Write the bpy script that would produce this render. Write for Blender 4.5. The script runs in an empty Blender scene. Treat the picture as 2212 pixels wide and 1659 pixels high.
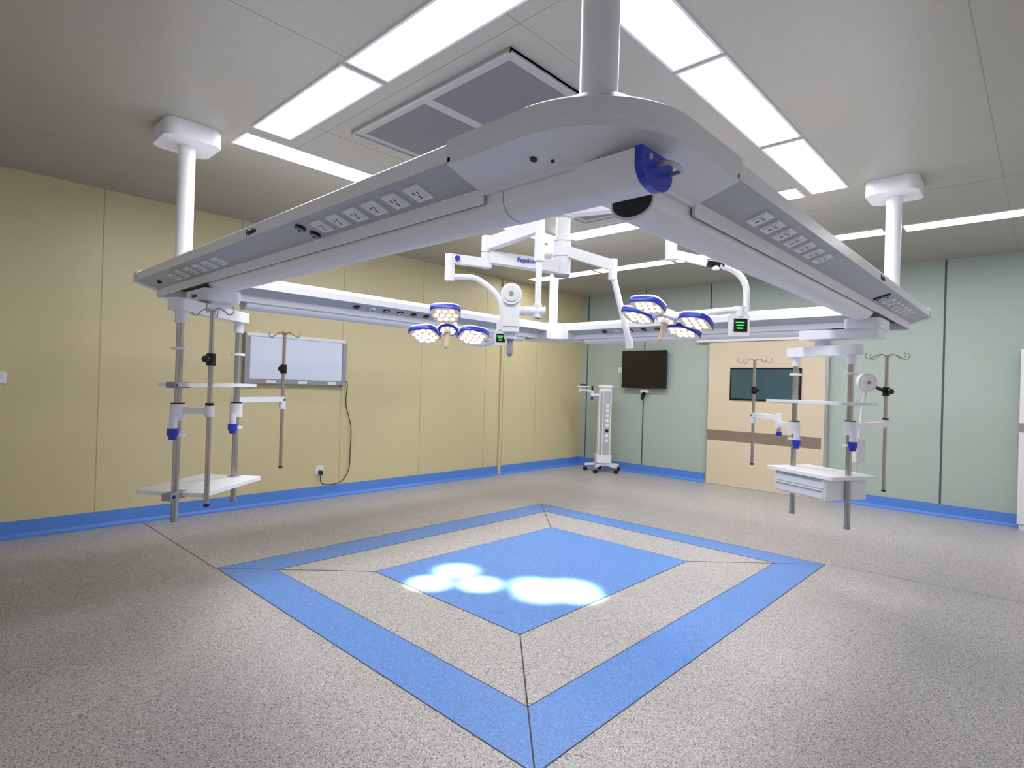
import bpy, math
from mathutils import Vector, Matrix
V=Vector
def C(r,g,b):
    f=lambda c:(c/255/12.92) if c/255<=.04045 else ((c/255+.055)/1.055)**2.4
    return (f(r),f(g),f(b),1)
MATS={}
def mat(name,col,rough=.45,metal=0,emis=None,es=0,noise=0,nscale=40,spec=.5,bump=0):
    m=bpy.data.materials.new(name);m.use_nodes=True;nt=m.node_tree;b=nt.nodes['Principled BSDF']
    b.inputs['Base Color'].default_value=col;b.inputs['Roughness'].default_value=rough
    b.inputs['Metallic'].default_value=metal;b.inputs['Specular IOR Level'].default_value=spec
    if emis: b.inputs['Emission Color'].default_value=emis;b.inputs['Emission Strength'].default_value=es
    if noise or bump:
        tc=nt.nodes.new('ShaderNodeTexCoord');n=nt.nodes.new('ShaderNodeTexNoise');n.inputs['Scale'].default_value=nscale;n.inputs['Detail'].default_value=3
        nt.links.new(tc.outputs['Object'],n.inputs['Vector'])
        if noise:
            cr=nt.nodes.new('ShaderNodeValToRGB');cr.color_ramp.elements[0].position=.35;cr.color_ramp.elements[1].position=.65
            cr.color_ramp.elements[0].color=tuple(c*(1-noise) for c in col[:3])+(1,)
            cr.color_ramp.elements[1].color=tuple(min(1,c*(1+noise)) for c in col[:3])+(1,)
            nt.links.new(n.outputs['Fac'],cr.inputs['Fac']);nt.links.new(cr.outputs['Color'],b.inputs['Base Color'])
        if bump:
            bp=nt.nodes.new('ShaderNodeBump');bp.inputs['Strength'].default_value=bump;bp.inputs['Distance'].default_value=.002
            nt.links.new(n.outputs['Fac'],bp.inputs['Height']);nt.links.new(bp.outputs['Normal'],b.inputs['Normal'])
    MATS[name]=m;return m
def speckle(name,base,dark,light,rough,scale=260):
    m=bpy.data.materials.new(name);m.use_nodes=True;nt=m.node_tree;b=nt.nodes['Principled BSDF']
    tc=nt.nodes.new('ShaderNodeTexCoord')
    v=nt.nodes.new('ShaderNodeTexVoronoi');v.inputs['Scale'].default_value=scale
    nt.links.new(tc.outputs['Object'],v.inputs['Vector'])
    cr=nt.nodes.new('ShaderNodeValToRGB');cr.color_ramp.interpolation='CONSTANT'
    e=cr.color_ramp.elements;e[0].position=0;e[0].color=dark;e[1].position=.16;e[1].color=base
    x=e.new(.62);x.color=light;x=e.new(.74);x.color=tuple((a*.85) for a in base[:3])+(1,)
    sep=nt.nodes.new('ShaderNodeSeparateColor');nt.links.new(v.outputs['Color'],sep.inputs[0]);nt.links.new(sep.outputs[0],cr.inputs['Fac'])
    n=nt.nodes.new('ShaderNodeTexNoise');n.inputs['Scale'].default_value=1.3;nt.links.new(tc.outputs['Object'],n.inputs['Vector'])
    mx=nt.nodes.new('ShaderNodeMix');mx.data_type='RGBA';mx.blend_type='MULTIPLY';mx.inputs[0].default_value=.12
    nt.links.new(cr.outputs['Color'],mx.inputs[6]);nt.links.new(n.outputs['Fac'],mx.inputs[7]);nt.links.new(mx.outputs[2],b.inputs['Base Color'])
    b.inputs['Roughness'].default_value=rough;MATS[name]=m
speckle('vinyl_grey',C(190,184,182),C(116,112,110),C(222,217,216),.38)
speckle('vinyl_blue',C(102,150,222),C(84,130,206),C(126,170,234),.38)
mat('seam',C(60,60,66),.7)
mat('wall_yellow',C(210,198,154),.38,noise=.03,nscale=60)
mat('wall_green',C(176,190,180),.38,noise=.03,nscale=60)
mat('wall_plain',C(236,236,236),.45)  # white chosen so the unseen walls bounce more light
mat('ceil',C(170,166,156),.4,noise=.02,nscale=20)
mat('seam_soft',C(176,166,128),.6);mat('seam_ceil',C(152,148,139),.6);mat('seam_green',C(80,88,86),.6)
mat('base_blue',C(84,136,220),.4,noise=.05,nscale=80)
mat('light',(1,1,1,1),.5,emis=(.97,.97,1,1),es=19.5)
mat('alu',C(185,186,188),.35,.6);mat('white',C(238,238,241),.35);mat('white2',C(228,228,232),.38)
mat('panel',C(180,182,186),.45);mat('dark',C(28,28,30),.6);mat('black',C(8,8,9),.25)
mat('blue',C(36,56,185),.3);mat('steel',C(180,173,164),.28,.9);mat('grey',C(150,150,154),.5)
mat('diff',C(118,115,120),.6,noise=.12,nscale=500);mat('diffrim',C(170,168,165),.4)
mat('cream',C(224,207,180),.4,noise=.02);mat('band',C(140,122,110),.45)
mat('glass',C(60,90,98),.04,spec=1.0);mat('viewer',C(204,210,226),.25,emis=C(200,210,235),es=.12)
mat('led',(1,1,1,1),.3,emis=(1,.9,.76,1),es=2.6);mat('lens',C(190,165,135),.3,emis=(1,.8,.55,1),es=.25)
mat('green_led',(0,.1,0,1),.4,emis=(.05,1,.12,1),es=2.5);mat('red',C(170,40,35),.4);mat('beige',C(220,195,165),.4)
mat('orange',C(200,120,60),.4)
class MB:
    def __init__(s): s.v=[];s.f=[];s.m=[];s.s=[];s.names=[]
    def mi(s,n):
        if n not in s.names: s.names.append(n)
        return s.names.index(n)
    def add(s,vs,fs,m,smooth=False):
        o=len(s.v);s.v+=[tuple(v) for v in vs]
        for i,f in enumerate(fs):
            s.f.append([o+k for k in f]);s.m.append(s.mi(m[i] if isinstance(m,list) else m));s.s.append(smooth)
    def box(s,c,sz,m,M=None,rz=0):
        x,y,z=[a/2 for a in sz];R=Matrix.Rotation(rz,3,'Z') if M is None else M
        vs=[V(c)+R@V((a*x,b*y,d*z)) for a in(-1,1) for b in(-1,1) for d in(-1,1)]
        s.add(vs,[(0,1,3,2),(4,6,7,5),(0,4,5,1),(2,3,7,6),(0,2,6,4),(1,5,7,3)],m)
    def bb(s,x0,x1,y0,y1,z0,z1,m): s.box(((x0+x1)/2,(y0+y1)/2,(z0+z1)/2),(x1-x0,y1-y0,z1-z0),m)
    def cyl(s,p0,p1,r,m,r1=None,n=20,caps=True,cm=None):
        p0=V(p0);p1=V(p1);r1=r if r1 is None else r1;d=(p1-p0).normalized()
        a=d.orthogonal().normalized();b=d.cross(a)
        A=[p0+(a*math.cos(t)+b*math.sin(t))*r for t in[2*math.pi*i/n for i in range(n)]]
        B=[p1+(a*math.cos(t)+b*math.sin(t))*r1 for t in[2*math.pi*i/n for i in range(n)]]
        s.add(A+B,[(i,(i+1)%n,n+(i+1)%n,n+i) for i in range(n)],m,True)
        if caps:
            s.add(A,[tuple(reversed(range(n)))],cm or m);s.add(B,[tuple(range(n))],cm or m)
    def prism(s,M,pts,h0,h1,m,em=None):
        n=len(pts);A=[M@V((x,y,h0)) for x,y in pts];B=[M@V((x,y,h1)) for x,y in pts]
        s.add(A+B,[(i,(i+1)%n,n+(i+1)%n,n+i) for i in range(n)],em if em else m)
        s.add(A,[tuple(reversed(range(n)))],m);s.add(B,[tuple(range(n))],m)
    def tube(s,pts,r,m,n=12,sub=6,spline=True):
        P=[V(p) for p in pts]
        if spline and len(P)>2:
            Q=[];E=[P[0]*2-P[1]]+P+[P[-1]*2-P[-2]]
            for i in range(1,len(E)-2):
                for k in range(sub):
                    t=k/sub;p0,p1,p2,p3=E[i-1:i+3]
                    Q.append(.5*((2*p1)+(p2-p0)*t+(2*p0-5*p1+4*p2-p3)*t*t+(3*p1-p0-3*p2+p3)*t**3))
            P=Q+[P[-1]]
        rings=[];a=None
        for i,p in enumerate(P):
            d=(P[min(i+1,len(P)-1)]-P[max(i-1,0)]).normalized()
            a=d.orthogonal().normalized() if a is None else (a-d*a.dot(d)).normalized()
            b=d.cross(a);rings+= [p+(a*math.cos(2*math.pi*k/n)+b*math.sin(2*math.pi*k/n))*r for k in range(n)]
        s.add(rings,[(i*n+k,i*n+(k+1)%n,(i+1)*n+(k+1)%n,(i+1)*n+k) for i in range(len(P)-1) for k in range(n)],m,True)
        s.add(rings[:n],[tuple(reversed(range(n)))],m);s.add(rings[-n:],[tuple(range(n))],m)
    def obj(s,name,parent=None,bevel=0,seg=2):
        me=bpy.data.meshes.new(name);me.from_pydata(s.v,[],s.f);me.update()
        for n in s.names: me.materials.append(MATS[n])
        for p,mi,sm in zip(me.polygons,s.m,s.s): p.material_index=mi;p.use_smooth=sm
        o=bpy.data.objects.new(name,me);bpy.context.scene.collection.objects.link(o)
        if bevel:
            b=o.modifiers.new('bevel','BEVEL');b.width=bevel;b.segments=seg;b.limit_method='ANGLE';b.angle_limit=math.radians(50)
        if parent: o.parent=parent
        return o
def empty(name):
    o=bpy.data.objects.new(name,None);bpy.context.scene.collection.objects.link(o);return o
def text(name,body,size,loc,xdir,ydir,m,parent):
    c=bpy.data.curves.new(name,'FONT');c.body=body;c.size=size;c.extrude=.0008;c.align_x='CENTER';c.align_y='CENTER';c.offset=.0006
    c.materials.append(MATS[m]);o=bpy.data.objects.new(name,c);bpy.context.scene.collection.objects.link(o)
    x=V(xdir).normalized();y=V(ydir).normalized();z=x.cross(y)
    o.matrix_world=Matrix(((x.x,y.x,z.x,loc[0]),(x.y,y.y,z.y,loc[1]),(x.z,y.z,z.z,loc[2]),(0,0,0,1)))
    if parent:o.parent=parent
    return o
def M4(o,x,y,z):
    x=V(x);y=V(y);z=V(z);return Matrix(((x.x,y.x,z.x,o[0]),(x.y,y.y,z.y,o[1]),(x.z,y.z,z.z,o[2]),(0,0,0,1)))
def rr(w,h,r,n=5):
    p=[]
    for cx,cy,a in((w/2-r,h/2-r,0),(-w/2+r,h/2-r,90),(-w/2+r,-h/2+r,180),(w/2-r,-h/2+r,270)):
        for k in range(n+1):
            t=math.radians(a+90*k/n);p.append((cx+r*math.cos(t),cy+r*math.sin(t)))
    return p
H=2.7487;XW=7.622;YW=5.617;XN=-.85;YN=-.9
# ---------------- room shell
def simple(name,boxes,bevel=0):
    b=MB()
    for q in boxes:b.bb(*q)
    return b.obj(name,bevel=bevel)
simple('floor',[(XN-.1,XW+.1,YN-.1,YW+.1,-.1,0,'vinyl_grey')])
simple('ceiling',[(XN-.1,XW+.1,YN-.1,YW+.1,H,H+.1,'ceil')])
simple('wall_left',[(XN-.1,XW+.1,YW,YW+.1,0,H,'wall_yellow')])
simple('wall_right',[(XW,XW+.1,YN-.1,YW,0,H,'wall_green')])
simple('wall_back',[(XN-.1,XN,YN-.1,YW,0,H,'wall_plain')])  # unseen back and front walls, moved in close to bounce light
simple('wall_front',[(XN,XW,YN-.1,YN,0,H,'wall_plain')])
def baseb(name,x0,y0,x1,y1,nx,ny):
    b=MB();pr=[(0,0),(.05,0),(.03,.01),(.014,.03),(.008,.125),(0,.125)]
    A=[V((x0+nx*a,y0+ny*a,z+.001)) for a,z in pr];B=[V((x1+nx*a,y1+ny*a,z+.001)) for a,z in pr];n=len(pr)
    b.add(A+B,[(i,(i+1)%n,n+(i+1)%n,n+i) for i in range(n)]+[tuple(range(n)),tuple(range(n,2*n))],'base_blue');return b.obj(name)
baseb('baseboard_left',XN,YW,XW,YW,0,-1)
baseb('baseboard_right_1',XW,3.44,XW,YW,-1,0);baseb('baseboard_right_2',XW,YN,XW,1.92,-1,0)
baseb('baseboard_back',XN,YN,XN,YW,1,0);baseb('baseboard_front',XN,YN,XW,YN,0,1)
simple('trim_1',[(x-.003,x+.003,YW-.0015,YW,.12,H,'seam_soft') for x in(-.02,1.07,2.16,3.25,4.33,5.42,6.48)])
simple('trim_2',[(5.70,5.745,YW-.03,YW,.0,H,'wall_yellow'),(5.747,5.752,YW-.032,YW,.12,H,'seam_soft')])
simple('trim_3',[(XW-.003,XW,y-.009,y+.009,.12,H,'seam_green') for y in(5.50,4.45,3.435,.83,-.3)])
cs=[(XN,XW,.247,.251,H-.001,H,'seam_ceil'),(XN,1.36,2.40,2.404,H-.001,H,'seam_ceil'),(XN,XW,4.62,4.624,H-.001,H,'seam_ceil'),(5.0,5.004,YN,YW,H-.001,H,'seam_ceil'),(1.70,1.703,1.3,3.57,H-.001,H,'seam_ceil'),(1.6,4.37,1.62,1.623,H-.001,H,'seam_ceil'),(1.6,4.37,3.2,3.203,H-.001,H,'seam_ceil')]
simple('trim_4',cs)
# floor inlay
fl=MB()
def ring(b,a,c,z,m):
    (x0,x1,y0,y1),(u0,u1,v0,v1)=a,c
    vs=[(x0,y0,z),(x1,y0,z),(x1,y1,z),(x0,y1,z),(u0,v0,z),(u1,v0,z),(u1,v1,z),(u0,v1,z)]
    b.add(vs,[(0,1,5,4),(1,2,6,5),(2,3,7,6),(3,0,4,7)],m)
R1=(1.419,4.693,1.1825,3.94);R2=(1.691,4.438,1.455,3.66);R3=(2.146,3.971,1.914,3.21)
ring(fl,R1,R2,.0012,'vinyl_blue')
fl.add([(R3[0],R3[2],.0012),(R3[1],R3[2],.0012),(R3[1],R3[3],.0012),(R3[0],R3[3],.0012)],[(0,1,2,3)],'vinyl_blue')
def fline(a,c,w=.005):
    a=V(a+(.0016,));c=V(c+(.0016,));d=(c-a).normalized();n=V((-d.y,d.x,0))*w/2
    fl.add([a-n,c-n,c+n,a+n],[(0,1,2,3)],'seam')
for R in(R1,R2,R3):
    q=[(R[0],R[2]),(R[1],R[2]),(R[1],R[3]),(R[0],R[3])]
    for i in range(4): fline(q[i],q[(i+1)%4],.004)
for i,j in((0,2),(1,2),(1,3),(0,3)): fline((R1[i],R1[j]),(R3[i],R3[j]),.006)
fline((1.41,3.94),(1.40,YW-.05),.004);fline((4.73,1.18),(4.85,YN+.05),.003)
fl.obj('floor_inlay')
# ---------------- door
d=MB()
d.bb(XW-.045,XW-.001,1.96,3.42,.005,1.935,'cream');d.bb(XW-.047,XW-.044,1.99,3.42,.60,.74,'band')
d.bb(XW-.06,XW-.044,2.225,3.115,1.155,1.585,'black');d.bb(XW-.064,XW-.059,2.245,3.095,1.175,1.565,'glass')
d.bb(XW-.05,XW-.001,1.925,1.958,.0,1.98,'alu');d.bb(XW-.07,XW-.001,1.925,3.6,1.937,2.06,'white')
d.bb(XW-.05,XW-.001,3.421,3.43,.0,1.935,'alu');d.bb(XW-.075,XW-.001,1.9,3.45,.0,.006,'alu')
d.obj('door_1',bevel=.003)
# ---------------- ceiling lights
def lightp(x0,x1,y0,y1):
    b=MB();z=H-.006
    b.add([(x0,y0,z),(x0,y1,z),(x1,y1,z),(x1,y0,z)],[(0,1,2,3)],'light')
    w=.012
    for q in((x0-w,x0,y0-w,y1+w),(x1,x1+w,y0-w,y1+w),(x0,x1,y0-w,y0),(x0,x1,y1,y1+w)): b.bb(*q,H-.01,H-.0005,'white2')
    return b.obj('ceiling_light_panel')
for a,c in((1.40,2.41),(2.47,3.46)): lightp(1.378,1.595,a,c)
for a,c in((1.41,2.41),(2.455,3.49),(3.55,4.56)): lightp(a,c,1.078,1.298);
for a,c in((1.385,2.41),(2.455,3.49),(3.55,4.56)): lightp(a,c,3.585,3.795)
for a,c in((1.37,2.39),(2.47,3.50)): lightp(4.372,4.592,a,c)
for a,c in((-.08-.7,-.08),(-.03,.95),(1.11,2.1),(2.15,3.15),(3.2,4.2),(4.25,5.29)): lightp(5.89,6.10,a,c)
b=MB();b.bb(1.79,4.15,1.76,3.07,H-.012,H-.0005,'diffrim')
for x in((1.855,2.96),(3.0,4.09)):
    for y in((1.825,2.38),(2.45,3.01)): b.bb(x[0],x[1],y[0],y[1],H-.0135,H-.004,'diff')
for q in((1.79,1.80,1.76,3.07),(1.79,4.15,1.76,1.77),(1.79,4.15,3.06,3.07),(4.14,4.15,1.76,3.07)): b.bb(*q,H-.022,H-.0005,'alu')
b.obj('laminar_air_diffuser')
# ---------------- bridge frame
br=empty('surgical_pendant_bridge')
XA,XB,YA,YB=.937,4.90,.61,4.057
prof=[(.10,1.905),(.012,1.873),(0,1.863),(0,1.817),(.118,1.781),(.118,1.741),(.126,1.741),(.128,1.785),(.272,1.785),(.274,1.741),(.282,1.741),(.282,1.781),(.4,1.817),(.4,1.863),(.388,1.873),(.30,1.905)]
em=['white']*16;em[3]='panel';em[11]='panel';em[6]=em[7]=em[8]='dark'
def beam(name,o,across,along,L):
    b=MB();M=M4(o,across,(0,0,1),along)
    b.prism(M,prof,0,L,'white2',em)
    return b.obj(name,br,bevel=.0015,seg=1)
beam('beam_1',(XA,1.125,0),(1,0,0),(0,1,0),YB-1.125)
beam('beam_2',(1.495,YA,0),(0,1,0),(1,0,0),XB-1.495)
beam('beam_3',(1.337,3.657,0),(0,1,0),(1,0,0),4.5-1.337)
beam('beam_4',(4.50,1.01,0),(1,0,0),(0,1,0),YB-1.01)
b=MB()
cp=[(.10,1.912),(.01,1.88),(-.005,1.868),(-.005,1.812),(.118,1.774),(.125,1.735),(.275,1.735),(.282,1.774),(.405,1.812),(.405,1.868),(.39,1.88),(.30,1.912)]
b.prism(M4((XA,YB-.06,0),(1,0,0),(0,0,1),(0,1,0)),cp,0,.07,'white2');b.prism(M4((XB-.06,YA,0),(0,1,0),(0,0,1),(1,0,0)),cp,0,.07,'white2')
b.obj('end_caps',br,bevel=.004)
b=MB();pl=[(4.36,3.648),(4.42,3.648),(4.492,3.575),(4.492,3.50),(4.912,3.50),(4.912,3.95),(4.79,4.07),(4.36,4.07)]
b.prism(Matrix.Identity(4),pl,1.738,1.895,'white2')
b.obj('corner_block',br,bevel=.01)
# near corner cover
b=MB()
def loop(t,z,R=.27):
    p=[(XA+t,1.135,z)];cx,cy=XA+R,YA+R
    for k in range(17):
        a=math.pi+math.pi/2*k/16;r=max(.02,R-t);p.append((cx+r*math.cos(a),cy+r*math.sin(a),z))
    p+=[(1.505,YA+t,z),(1.505,1.01-t,z),(1.337-t,1.01-t,z),(1.337-t,1.135,z)];return p
Ls=[loop(.10,1.912),loop(.012,1.884),loop(-.006,1.872),loop(-.006,1.834),loop(.0,1.830),loop(.0,1.812),loop(.118,1.774),loop(.122,1.765)]
n=len(Ls[0])
for i in range(len(Ls)-1):
    b.add(Ls[i]+Ls[i+1],[(k,(k+1)%n,n+(k+1)%n,n+k) for k in range(n)],'white2',False)
b.add(Ls[0],[tuple(range(n))],'white2');b.add(Ls[-1],[tuple(reversed(range(n)))],'white2')
for x,y in((1.007,.90),(1.03,.86),(1.08,.76)):
    z=1.812-(x-XA)*.322;b.cyl((x,y,z+.004),(x-.002,y,z-.003),.009 if y==.90 else .004,'dark')
b.cyl((1.14,.814,1.905),(1.14,.814,1.925),.125,'white',.10,n=40);b.cyl((1.14,.814,1.925),(1.14,.814,1.94),.10,'white',.055,n=40)
b.obj('corner_cover',br)
# poles and ceiling caps
b=MB()
for x,y in((1.14,.814),(1.14,3.857),(4.70,.814),(4.70,3.857)):
    b.cyl((x,y,1.88),(x,y,H-.05),.047,'white',n=32)
    if (x,y)!=(1.14,.814): b.cyl((x,y,1.90),(x,y,1.925),.10,'white',.06,n=32)
b.obj('support_poles',br)
b=MB()
for x,y in((1.14,.814),(1.14,3.857),(4.70,.814),(4.70,3.857)):
    b.prism(Matrix.Translation((x,y,0)),rr(.31,.31,.06),H-.10,H-.0005,'white')
b.obj('pole_ceiling_caps',br,bevel=.02,seg=3)
# under-beam rounded channels
def troughprof(w=.066,zt=1.777,zb=1.697,c=.2):
    p=[(c-w,zt)];
    for k in range(15):
        a=math.pi+math.pi*k/14;p.append((c+w*math.cos(a),1.742+(1.742-zb)*math.sin(a)))
    p.append((c+w,zt));return p
tp=troughprof()
b=MB()
b.prism(M4((XA,.662,0),(1,0,0),(0,0,1),(0,1,0)),tp,0,2.55,'white')
b.prism(M4((1.30,YA,0),(0,1,0),(0,0,1),(1,0,0)),tp,0,2.50,'white')
b.prism(M4((1.5,3.657,0),(0,1,0),(0,0,1),(1,0,0)),tp,0,2.7,'white')
b.prism(M4((4.5,1.2,0),(1,0,0),(0,0,1),(0,1,0)),tp,0,2.2,'white')
b.obj('light_channels',br,bevel=.002,seg=1)
b=MB() # channel seams, dark plate painted as the open end's inner shade, blue cap, handle
sp=troughprof(.0665,1.776,1.6965)
b.prism(M4((XA,1.06,0),(1,0,0),(0,0,1),(0,1,0)),sp,0,.003,'grey')
b.prism(M4((1.296,YA,0),(0,1,0),(0,0,1),(1,0,0)),troughprof(.058,1.77,1.706),0,.005,'dark')
b.prism(M4((XA,.645,0),(1,0,0),(0,0,1),(0,1,0)),troughprof(.068,1.778,1.695),0,.018,'blue')
b.tube([(1.135,.645,1.752),(1.135,.622,1.752),(1.145,.612,1.75),(1.185,.612,1.748),(1.195,.622,1.748),(1.195,.645,1.748)],.0055,'alu',sub=4)
b.cyl((1.10,.646,1.76),(1.10,.640,1.76),.007,'alu')
b.obj('channel_end_fittings',br)
# outlets
b=MB();sl=math.atan2(.036,.118)
def pframe(kind,pos):
    z=1.799
    if kind=='A': return V((XA+.059,pos,z)),V((0,-1,0)),V((math.cos(sl),0,-math.sin(sl)))
    if kind=='D': return V((pos,YA+.059,z)),V((1,0,0)),V((0,math.cos(sl),-math.sin(sl)))
    if kind=='B': return V((pos,3.657+.059,z)),V((1,0,0)),V((0,math.cos(sl),-math.sin(sl)))
    if kind=='C': return V((4.50+.059,pos,z)),V((0,-1,0)),V((math.cos(sl),0,-math.sin(sl)))
def RM(u,a):
    n=u.cross(a)
    if n.z>0:n=-n
    return Matrix(((u.x,a.x,n.x),(u.y,a.y,n.y),(u.z,a.z,n.z))),n
def socket(kind,pos):
    o,u,a=pframe(kind,pos);R,n=RM(u,a)
    b.box(o+n*.003,(.068,.064,.008),'white',R);b.box(o+n*.0075,(.046,.046,.003),'white2',R)
    b.box(o+n*.0092+a*.010,(.005,.014,.001),'dark',R);b.box(o+n*.0092-a*.008+u*.009,(.004,.011,.001),'dark',R);b.box(o+n*.0092-a*.008-u*.009,(.004,.011,.001),'dark',R)
def gas(kind,pos,c='black',c2='alu',off=0,r=.02):
    o,u,a=pframe(kind,pos);R,n=RM(u,a);o=o+a*off
    b.cyl(o,o+n*.008,r,c);b.cyl(o+n*.008,o+n*.014,r*.62,c2);b.cyl(o+n*.014,o+n*.016,r*.3,'dark')
for k in range(6): socket('A',1.33+.1108*k)
for k in range(6): socket('A',2.85+.13*k)
for k in range(7): socket('D',1.814+.1123*k)
for k in range(6): socket('D',3.80+.12*k)
gas('A',2.0,off=-.025);gas('A',1.985,off=.028);gas('A',3.78,c2='dark',r=.012)
gas('D',3.62,off=-.02);gas('D',3.62,off=.025)
for k,(c,c2) in enumerate((('black','red'),('white','white2'),('black','white'),('black','white'),('black','orange'),('black','red'),('black','white'),('black','beige'))): gas('B',2.257+.128*k,c,c2,r=.026)
for k,(c,c2) in enumerate((('black','red'),('white','white2'),('black','white'),('black','grey'),('black','orange'),('black','red'),('black','beige'))): gas('C',3.10-.14*k,c,c2,r=.026)
b.obj('outlets',br)
text('lettering_1','Fepdon',.032,(XA-.001,2.352,1.84),(0,-1,0),(0,0,1),'dark',br)
text('lettering_2','Fepdon',.032,(3.30,YA-.001,1.84),(1,0,0),(0,0,1),'dark',br)
# ---------------- equipment columns
def column(p1,p2,ztop,zbot,carr,label):
    root=empty('equipment_column');b=MB()
    p1=V(p1+(0,));p2=V(p2+(0,));c=(p1+p2)/2;u=(p2-p1).normalized();w=V((-u.y,u.x,0));L=(p2-p1).length
    ang=math.atan2(u.y,u.x)
    for p in(p1,p2):
        b.cyl(p+V((0,0,zbot)),p+V((0,0,ztop)),.0165,'steel',n=24)
        b.cyl(p+V((0,0,zbot-.004)),p+V((0,0,zbot+.012)),.018,'grey',n=24)
        for z in(1.38,.95): b.cyl(p+V((0,0,z)),p+V((0,0,z+.014)),.038,'white',n=24)
        b.cyl(p+V((0,0,ztop-.06)),p+V((0,0,ztop)),.026,'white',n=24)
    b.obj('steel_tubes',root)
    b=MB();b.prism(Matrix.Translation(c)@Matrix.Rotation(ang,4,'Z'),rr(L+.12,.085,.03),ztop,ztop+.06,'white')
    if label:
        b.prism(Matrix.Translation((carr[0],carr[1],0)),rr(.19,.30,.03),ztop+.075,1.712,'white')
        b.prism(Matrix.Translation((carr[0]+.01,carr[1]-.02,0)),rr(.13,.18,.03),ztop+.06,ztop+.076,'white2')
    else:
        b.prism(Matrix.Translation((carr[0],carr[1],0)),rr(.30,.19,.03),1.655,1.712,'white')
        b.prism(Matrix.Translation((c.x,(carr[1]+c.y)/2+.02,0)),rr(.22,abs(c.y-carr[1])+.20,.04),1.60,1.655,'white')
        b.cyl((c.x,c.y,ztop+.06),(c.x,c.y,1.61),.045,'white',n=28)
    b.obj('carriage',root,bevel=.006)
    b=MB();R=Matrix.Rotation(ang,3,'Z')
    ct=c+u*.02
    if label:
        b.prism(Matrix.Translation(ct)@Matrix.Rotation(ang,4,'Z'),rr(.66,.16,.02),1.198,1.215,'white')
        b.box(p1+V((0,0,1.205)),(.12,.05,.03),'grey',R)
        b.prism(Matrix.Translation(c+u*.03+w*.04)@Matrix.Rotation(ang,4,'Z'),rr(.56,.37,.02),.648,.668,'white')
        b.box(p1+V((0,0,.655)),(.13,.05,.035),'grey',R);b.box(p2+V((0,0,.655)),(.08,.05,.035),'grey',R)
        for k in(-1,1): b.cyl(p1+u*.045*k-w*.026+V((0,0,.655)),p1+u*.045*k-w*.03+V((0,0,.655)),.009,'dark');b.cyl(p1+u*.045*k-w*.026+V((0,0,1.205)),p1+u*.045*k-w*.03+V((0,0,1.205)),.007,'dark')
    else:
        b.prism(Matrix.Translation(ct)@Matrix.Rotation(ang,4,'Z'),rr(.60,.30,.02),1.198,1.215,'white')
        b.prism(Matrix.Translation(c)@Matrix.Rotation(ang,4,'Z'),rr(.52,.36,.02),.755,.775,'white')
        cc=c+V((0,0,.69));b.box(cc,(.40,.32,.13),'white',R)
        for k,z in((0,.722),(1,.66)):
            b.box(c+w*.162+V((0,0,z)),(.38,.012,.054),'white2',R);b.box(c+w*.17+V((0,0,z+.02)),(.36,.01,.006),'grey',R)
    b.obj('shelves',root,bevel=.003)
    return root
cl=column((.93,3.16),(1.336,3.487),1.574,.527,(1.137,3.33),True)
text('lettering','Fepdon',.03,(1.137-.0955,3.33,1.68),(0,-1,0),(0,0,1),'dark',cl)
cr_=column((3.88,.866),(4.08,1.237),1.50,.46,(3.98,.81),False)
# ---------------- IV poles
def iv(path,pos,zt,zb,za,rot):
    b=MB();x,y=pos
    b.cyl((x,y,zb),(x,y,zt),.0115,'steel',n=18);b.cyl((x,y,zt-.22),(x,y,zt-.0),.0085,'steel');b.cyl((x,y,zb-.004),(x,y,zb+.01),.013,'dark')
    for k in range(4):
        a=rot+k*math.pi/2+.3*(1 if k%2 else -1);c,s=math.cos(a),math.sin(a)
        P=lambda r,z:(x+c*r,y+s*r,zt+z)
        b.tube([P(0,-.005),P(.03,.02),P(.07,.008),P(.10,-.012),P(.125,-.006),P(.132,.012),P(.122,.028)],.003,'steel',n=8,sub=4)
    b.cyl((x,y,zt-.02),(x,y,zt+.012),.009,'steel')
    zc=zt-.235;b.cyl((x,y,zc-.03),(x,y,zc+.03),.022,'black');b.cyl((x,y,zc),(x+.04*math.sin(rot),y-.04*math.cos(rot),zc),.010,'black');b.cyl((x+.04*math.sin(rot),y-.04*math.cos(rot),zc),(x+.055*math.sin(rot),y-.055*math.cos(rot),zc),.018,'black')
    b.cyl((x,y,za-.028),(x,y,za+.028),.022,'white');b.cyl((x,y,za+.028),(x,y,za+.04),.02,'black')
    pts=path+[pos];z=za-.0
    for i in range(len(pts)-1):
        p=V(pts[i]+(z,));q=V(pts[i+1]+(z,));dd=q-p;an=math.atan2(dd.y,dd.x)
        if i>0:
            z+=.04;p.z=z;q.z=z
            b.cyl((p.x,p.y,z-.075),(p.x,p.y,z+.03),.023,'white');b.cyl((p.x,p.y,z-.10),(p.x,p.y,z-.075),.014,'alu');b.cyl((p.x,p.y,z-.125),(p.x,p.y,z-.10),.02,'blue')
        b.box((p+q)/2,(dd.length,.03,.034),'white',rz=an)
    p=pts[0];b.cyl((p[0],p[1],za-.05),(p[0],p[1],za+.03),.035,'white');b.cyl((p[0],p[1],za+.03),(p[0],p[1],za+.036),.032,'dark')
    kx,ky=p[0]-.035*math.cos(.755),p[1]-.035*math.sin(.755)
    b.cyl((kx,ky,za-.09),(kx,ky,za-.03),.018,'white');b.cyl((kx,ky,za-.125),(kx,ky,za-.09),.026,'blue');b.cyl((kx,ky,za-.145),(kx,ky,za-.125),.018,'blue')
    return b.obj('iv_pole')
rt=math.atan2(-.728,.685)
iv([(.93,3.16)],(1.04,3.05),1.572,.607,1.08,rt)
iv([(1.336,3.487),(1.42,3.72)],(1.81,3.91),1.556,.63,1.07,rt)
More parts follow.
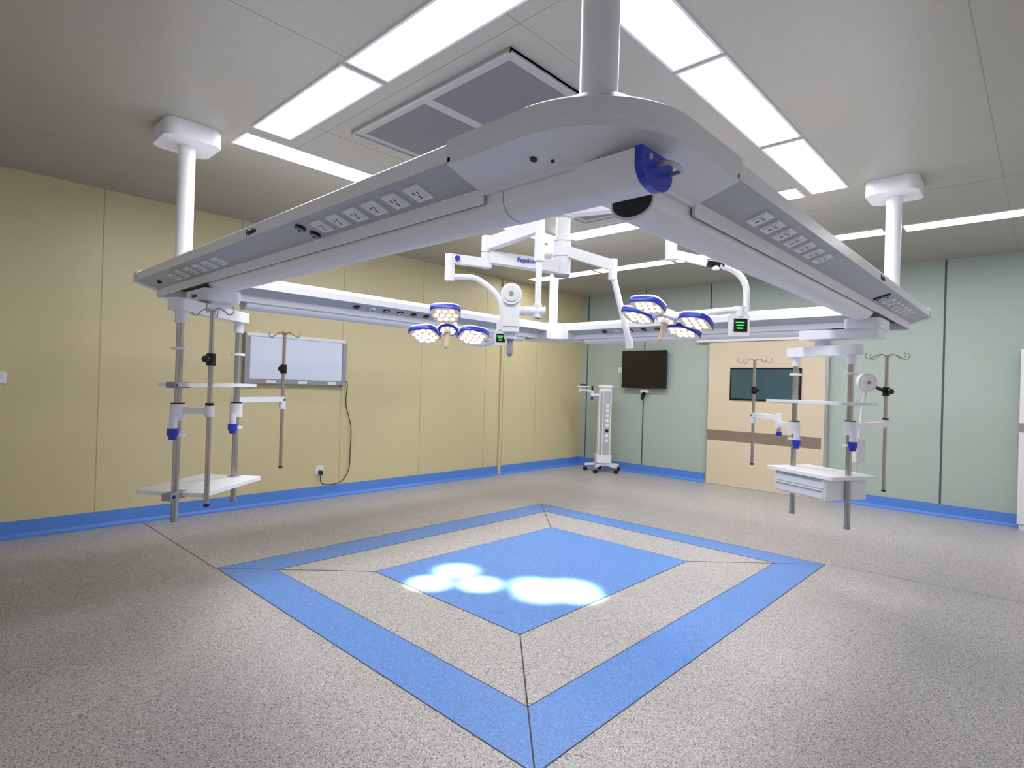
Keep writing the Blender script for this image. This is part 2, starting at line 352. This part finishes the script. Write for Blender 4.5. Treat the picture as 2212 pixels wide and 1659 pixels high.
iv([(3.88,.866)],(4.59,.81),1.525,.612,1.07,rt)
iv([(4.08,1.237),(4.28,1.40)],(4.68,1.73),1.51,.68,1.04,rt)
# small examination lamp on right iv pole
b=MB()
F3=V((.728,.686,0));R3v=V((.685,-.728,0));U3=V((0,0,1))
c=V((4.40,.90,1.345))
b.cyl(c,c-F3*.035,.062,'white2',n=32);b.cyl(c-F3*.035,c-F3*.045,.05,'white',.042,n=32);b.cyl(c-F3*.045,c-F3*.05,.012,'grey')
b.cyl(c,V((4.59,.81,1.29)),.012,'black')
b.tube([c-F3*.02+V((0,0,-.05)),V((4.36,.90,1.2)),V((4.30,.90,1.02)),V((4.28,.90,.98))],.009,'white2')
b.box((4.28,.90,.90),(.06,.05,.16),'white',rz=-.8);b.tube([(4.28,.9,.82),(4.25,.91,.74),(4.22,.92,.70),(4.20,.93,.76)],.005,'white2')
b.cyl((4.25,.91,.70),(4.25,.91,.75),.022,'black');b.cyl((4.25,.91,.66),(4.25,.91,.70),.014,'grey')
b.obj('examination_lamp',bevel=.003)
# ---------------- central mount with arms
mt=empty('surgical_light_mount');b=MB();cx,cy=2.92,2.335
b.cyl((cx,cy,H-.06),(cx,cy,H-.013),.16,'white',n=40);b.cyl((cx,cy,2.20),(cx,cy,H-.03),.047,'white',n=28)
b.cyl((cx,cy,1.985),(cx,cy,2.22),.056,'white',n=28);b.cyl((cx,cy,2.36),(cx,cy,2.46),.07,'white',n=28)
for z in(2.10,2.20): b.cyl((cx,cy,z),(cx,cy,z+.004),.0575,'grey',n=28)
b.cyl((cx,cy,1.975),(cx,cy,1.985),.05,'grey',n=28)
b.obj('mount_column',mt)
def arm(b,p,q,w,h,m='white',w2=None):
    p=V(p);q=V(q);d=(q-p);L=d.length;x=d.normalized();y=U3.cross(x).normalized();z=x.cross(y)
    w2=w2 or w
    M=M4(p,x,y,z)
    b.prism(M,[(0,-w/2),(L,-w2/2),(L,w2/2),(0,w/2)],-h/2,h/2,m)
b=MB()
J1=(2.49,2.60)
arm(b,(cx,cy,2.03),(J1[0],J1[1],2.06),.085,.075,w2=.06)
arm(b,(J1[0],J1[1],2.02),(2.31,2.72,2.03),.05,.055)
arm(b,(J1[0],J1[1],2.135),(2.57,2.23,2.21),.055,.075)
arm(b,(cx,cy,2.15),(3.04,2.02,2.03),.06,.065)
arm(b,(cx,cy,2.41),(3.15,1.68,2.41),.08,.08);arm(b,(3.15,1.68,2.08),(3.215,1.41,1.99),.04,.05)
b.obj('arms',mt,bevel=.012,seg=3)
b=MB()
b.cyl((J1[0],J1[1],1.99),(J1[0],J1[1],2.19),.034,'white');b.cyl((J1[0],J1[1],2.085),(J1[0],J1[1],2.09),.0355,'grey')
b.cyl((2.30,2.73,1.895),(2.30,2.73,2.06),.03,'white');b.cyl(V((2.30,2.73,2.03))+R3v*.05-F3*.02,V((2.30,2.73,2.03))+R3v*.05-F3*.035,.016,'blue')
b.cyl((2.57,2.23,2.0),(2.57,2.23,2.25),.03,'white');b.cyl((2.57,2.23,1.66),(2.57,2.23,2.02),.019,'white')
b.cyl((3.04,2.02,1.94),(3.04,2.02,2.07),.028,'white');b.cyl((3.04,2.02,1.98),(3.115,1.935,1.56),.019,'white');b.cyl((3.115,1.935,1.57),(3.12,1.93,1.51),.024,'white')
b.cyl((3.15,1.68,2.04),(3.15,1.68,2.45),.035,'white');b.cyl((3.20,1.42,1.96),(3.20,1.42,2.02),.022,'white')
b.cyl((3.17,1.46,2.0),(3.225,1.385,1.985),.024,'black')
b.obj('joints',mt)
dv=(V((cx,cy,0))-V(J1+(0,))).normalized()
lp=V((J1[0],J1[1],2.05))+dv*.25
side=V((-dv.y,dv.x,0));side=side if side.dot(-F3)>0 else -side
text('lettering','Fepdon',.04,lp+side*.042,dv,(0,0,1),'blue',mt)
# surgical camera
cam_=empty('surgical_camera');b=MB();c0=V((2.46,2.345,0))
def at(z,r=0,f=0): return c0+R3v*r+F3*f+V((0,0,z))
Mz=M4(c0,R3v,F3,U3)
b.prism(Mz,rr(.105,.12,.03),1.57,1.80,'white');b.prism(Mz,rr(.07,.08,.03),1.53,1.57,'white2')
b.cyl(at(1.79,0,-.075),at(1.79,0,.06),.062,'white',n=32);b.cyl(at(1.79,0,-.076),at(1.79,0,-.08),.045,'white2',n=32);b.cyl(at(1.79,0,-.08),at(1.79,0,-.082),.014,'grey',n=20)
b.cyl(at(1.53),at(1.44),.02,'grey',n=20);b.cyl(at(1.44),at(1.425),.014,'grey')
for zz in(1.74,1.60):b.box(at(zz,0,-.061),(.09,.003,.004),'grey',Matrix((R3v,F3,U3)).transposed())
b.cyl(at(1.70,.05),at(1.70,.20),.028,'white');b.cyl(at(1.66,.157),at(1.745,.157),.026,'white')
for rr_ in(.07,.11,.2): b.cyl(at(1.70,rr_),at(1.70,rr_+.006),.031,'white2')
b.obj('camera_body',cam_,bevel=.004)
# ---------------- surgical lamps
def petal_outline(w,l,n=28,sc=1.0):
    p=[]
    for k in range(n):
        t=2*math.pi*k/n;c,s=math.cos(t),math.sin(t)
        e=2/3.2
        x=abs(c)**e*(1 if c>0 else -1)*l/2;y=abs(s)**e*(1 if s>0 else -1)*w/2
        y*= (1+.16*x/(l/2));p.append((x*sc,y*sc))
    return p
def lamp(center,roll,tilt,petals,targets,box,tube,yoke,power):
    root=empty('surgical_lamp');ct=V(center)
    Rr=(R3v*math.cos(roll)-U3*math.sin(roll)).normalized();Up=(U3*math.cos(roll)+R3v*math.sin(roll)).normalized()
    v=(-F3*math.cos(tilt)+Up*math.sin(tilt)).normalized();nf=v.cross(Rr).normalized()
    if nf.z>0:nf=-nf
    b=MB();lb=MB()
    for (ang,rc,w,l) in petals:
        dirv=Rr*math.cos(ang)+v*math.sin(ang);tn=nf.cross(dirv);pc=ct+dirv*rc
        M=M4(pc,dirv,tn,nf)
        o=petal_outline(w,l);N=len(o)
        lv=[(.80,-.036),(.94,-.030),(1.0,-.018),(1.0,-.006),(.985,.006),(.93,.010),(.90,.006)]
        ms=['white','white','blue','blue','blue','white']
        for i in range(len(lv)-1):
            A=[M@V((x*lv[i][0],y*lv[i][0],lv[i][1])) for x,y in o];B=[M@V((x*lv[i+1][0],y*lv[i+1][0],lv[i+1][1])) for x,y in o]
            b.add(A+B,[(k,(k+1)%N,N+(k+1)%N,N+k) for k in range(N)],ms[i],True)
        b.add([M@V((x*.8,y*.8,-.036)) for x,y in o],[tuple(range(N))],'white')
        lb.add([M@V((x*.9,y*.9,.006)) for x,y in o],[tuple(range(N))],'lens')
        for i,cnt in((-1,3),(0,4),(1,3)) if l<.19 else ((-1.5,3),(-.5,4),(.5,4),(1.5,3)):
            for k in range(cnt):
                px=i*l*(.24 if l<.19 else .19);py=(k-(cnt-1)/2)*w*.215
                p=M@V((px,py,.0065));lb.cyl(p,p+nf*.003,w*.085,'led',n=12)
        b.tube([ct-nf*.02,ct+dirv*(rc-l/2+.02)-nf*.022],.022,'white',spline=False)
    b.cyl(ct-nf*.045,ct+nf*.0,.056,'white',.062,n=32);b.cyl(ct,ct+nf*.008,.064,'blue' if len(petals)==3 else 'white',.06,n=32)
    lb.cyl(ct+nf*.007,ct+nf*.0095,.05,'lens',n=32)
    for k in range(8):
        t=k*math.pi/4;p=ct+nf*.0095+(Rr*math.cos(t)+v*math.sin(t))*.037;lb.cyl(p,p+nf*.002,.010,'led',n=12)
    b.cyl(ct+nf*.008,ct+nf*.03,.024,'white2');b.cyl(ct+nf*.03,ct+nf*.13,.017,'beige',.013);b.cyl(ct+nf*.13,ct+nf*.135,.010,'beige')
    b.obj('housing',root);lb.obj('led_faces',root)
    b=MB();bx=V(box)
    b.tube(yoke,.02,'white',n=14);b.tube(tube,.018,'white',n=14)
    b.cyl(bx+V((0,0,.05)),bx+V((0,0,.11)),.03,'white')
    Rm=Matrix((R3v,F3,U3)).transposed();s=box_s
    b.box(bx,(.105*s,.05,.125*s),'white',Rm);b.box(bx-F3*.026,(.078*s,.003,.075*s),'black',Rm)
    for k,z in enumerate((.015,-.0,-.018)): b.box(bx-F3*.0285+U3*z*s+R3v*(-.004),(.05*s-k*.008,.001,.006),'green_led',Rm)
    b.obj('suspension',root,bevel=.004)
    for i,(t,(ang,rc,w,l)) in enumerate(zip(targets,petals)):
        dirv=Rr*math.cos(ang)+v*math.sin(ang);p=ct+dirv*rc+nf*.03
        L=bpy.data.lights.new('lamp_beam','SPOT');L.energy=power;L.color=(1,.92,.84);L.spot_size=math.radians(12);L.spot_blend=1.0;L.shadow_soft_size=.05
        o=bpy.data.objects.new('lamp_beam',L);bpy.context.scene.collection.objects.link(o)
        dd=V(t+(0,))-p;o.matrix_world=Matrix.Translation(p)@dd.to_track_quat('-Z','Y').to_matrix().to_4x4();o.parent=root
    return root
D=math.radians
box_s=.72
lamp((2.336,2.77,1.594),0,D(28),[(D(90),.165,.18,.17),(D(205),.168,.18,.19),(D(-25),.168,.18,.19)],[(2.56,2.87),(2.28,2.80),(2.50,2.58)],
 (2.565,2.525,1.55),[(2.30,2.73,1.92),(2.37,2.69,1.925),(2.45,2.64,1.92),(2.53,2.56,1.84),(2.565,2.525,1.75),(2.565,2.525,1.62)],[(2.565,2.525,1.60),(2.594,2.642,1.53),(2.52,2.779,1.53),(2.394,2.796,1.60),(2.345,2.78,1.61)],1900)
box_s=1.0
lamp((3.0,1.62,1.663),D(17),D(9),[(D(38),.175,.19,.185),(D(142),.175,.19,.185),(D(218),.175,.19,.185),(D(-38),.175,.19,.185)],[(2.88,2.15),(2.73,2.31),(2.66,2.21),(2.81,2.06)],
 (3.295,1.315,1.64),[(3.205,1.40,1.985),(3.27,1.34,1.956),(3.31,1.29,1.878),(3.33,1.285,1.72)],[(3.33,1.285,1.72),(3.26,1.345,1.725),(3.12,1.49,1.70),(3.01,1.61,1.685)],1900)
# ---------------- wall items
xv=empty('xray_film_viewer')
b=MB();y=YW-.002
b.bb(2.19,2.235,y-.07,y,1.19,1.69,'grey');b.bb(3.215,3.26,y-.07,y,1.19,1.69,'grey');b.bb(2.19,3.26,y-.062,y,1.20,1.68,'grey')
b.bb(2.24,3.21,y-.066,y-.06,1.245,1.655,'viewer');b.bb(2.2,3.25,y-.075,y,1.655,1.69,'white2')
for x in(2.45,2.77,3.10): b.bb(x-.05,x+.05,y-.066,y-.06,1.205,1.235,'white2')
b.obj('light_box',xv,bevel=.004)
b=MB();b.tube([(3.255,y-.03,1.25),(3.31,y-.02,1.22),(3.30,y-.02,1.0),(3.37,y-.02,.75),(3.37,y-.02,.5),(3.36,y-.02,.28),(3.25,y-.05,.16),(3.10,y-.06,.145),(3.02,y-.05,.17),(3.02,y-.03,.26)],.0045,'dark',n=8);b.box((3.02,y-.034,.275),(.03,.04,.04),'dark');b.obj('power_cord',xv)
def wsock(c,axis):
    b=MB();x,yy,z=c
    if axis=='y': b.box((x,yy-.006,z),(.09,.012,.09),'white');b.box((x,yy-.013,z+.01),(.05,.002,.03),'white2')
    else: b.box((x-.006,yy,z),(.012,.09,.09),'white');b.box((x-.013,yy,z+.01),(.002,.05,.03),'white2')
    b.obj('power_outlet',bevel=.003)
wsock((3.02,YW,.30),'y');wsock((.46,YW,1.20),'y');wsock((XW,4.86,1.55),'x')
b=MB();x=XW
b.bb(x-.10,x-.055,4.04,4.78,1.28,1.84,'black');b.bb(x-.055,x,4.30,4.52,1.42,1.70,'dark')
b.obj('video_monitor',bevel=.004)
b=MB();b.box((x-.03,4.41,1.235),(.06,.12,.05),'white');b.cyl((x-.05,4.41,1.21),(x-.10,4.41,1.14),.028,'black');b.cyl((x-.03,4.41,1.23),(x-.05,4.41,1.2),.02,'white');b.cyl((x-.10,4.41,1.14),(x-.115,4.41,1.118),.022,'dark');b.obj('video_camera',bevel=.003)
b=MB();b.bb(7.43,7.60,-.65,.205,.06,1.76,'white');b.bb(7.44,7.60,-.63,.19,.0,.06,'white2');b.bb(7.42,7.431,-.65,.205,.96,1.04,'grey');b.bb(7.422,7.43,-.222,-.218,.08,1.74,'grey')
b.obj('storage_cabinet',bevel=.006)
# mobile tower
ct=empty('mobile_utility_tower');b=MB();cx,cy=7.26,4.90
M=M4((cx,cy,0),R3v,F3,U3)
b.prism(M,rr(.24,.22,.05),.14,.26,'white');b.prism(M,rr(.20,.19,.04),.26,1.27,'white');b.prism(M,rr(.23,.22,.05),1.27,1.31,'white')
b.box(V((cx,cy,.74))-F3*.097+R3v*.02,(.10,.006,.95),'panel',Matrix((R3v,F3,U3)).transposed())
b.box(V((cx,cy,.74))-F3*.097-R3v*.06,(.035,.006,.95),'alu',Matrix((R3v,F3,U3)).transposed())
for k in range(8):
    b.box(V((cx,cy,1.0-.075*k))-F3*.101+R3v*.03,(.045,.006,.045),'black' if k==5 else 'white',Matrix((R3v,F3,U3)).transposed())
b.cyl((cx,cy,.10),(cx,cy,.15),.09,'white2',n=28)
b.obj('tower',ct,bevel=.004)
b=MB()
for k in range(5):
    a=math.radians(190+72*k);dx,dy=math.cos(a),math.sin(a)
    arm(b,(cx,cy,.125),(cx+dx*.27,cy+dy*.27,.095),.05,.03,w2=.03)
    px,py=cx+dx*.265,cy+dy*.265;b.cyl((px,py,.05),(px,py,.10),.012,'grey')
    b.cyl((px-.018,py,.03),(px-.006,py,.03),.03,'dark');b.cyl((px+.006,py,.03),(px+.018,py,.03),.03,'dark')
b.obj('caster_base',ct)
b=MB();q=V((cx,cy,1.16))-F3*.05;e=q-R3v*.20;e2=e-R3v*.19+V((0,0,.02))
arm(b,q-R3v*.1,e,.03,.03);b.cyl(e-U3*.03,e+U3*.06,.022,'white2');arm(b,e+U3*.05,e2+U3*.05,.03,.025);b.cyl(e2+U3*.02,e2+U3*.08,.02,'white');b.cyl(e+U3*.06,e+U3*.13,.015,'dark')
b.prism(M4(e2+R3v*.05+U3*.09,R3v,F3,U3),rr(.18,.14,.02),0,.015,'white');b.box(e2+R3v*.05+U3*.12,(.09,.05,.03),'dark',Matrix((R3v,F3,U3)).transposed())
b.cyl(e-U3*.08,e-U3*.03,.018,'blue')
b.obj('tray_arm',ct,bevel=.003)
# ---------------- camera
a,p,r=.7556,.0037,.0305;FP=1231.5674
f=V((math.cos(a)*math.cos(p),math.sin(a)*math.cos(p),math.sin(p)));r0=V((math.sin(a),-math.cos(a),0));u0=r0.cross(f)
rv=r0*math.cos(r)+u0*math.sin(r);uv=u0*math.cos(r)-r0*math.sin(r)
cd=bpy.data.cameras.new('camera');cd.sensor_width=36;cd.lens=FP/2212*36;cd.clip_start=.02
co=bpy.data.objects.new('camera',cd);bpy.context.scene.collection.objects.link(co)
co.matrix_world=Matrix(((rv.x,uv.x,-f.x,0),(rv.y,uv.y,-f.y,0),(rv.z,uv.z,-f.z,1.25),(0,0,0,1)))
bpy.context.scene.camera=co
w=bpy.data.worlds.new('world');w.use_nodes=True;w.node_tree.nodes['Background'].inputs[0].default_value=(.5,.5,.5,1);w.node_tree.nodes['Background'].inputs[1].default_value=.1;bpy.context.scene.world=w
bpy.context.scene.view_settings.view_transform='Standard'
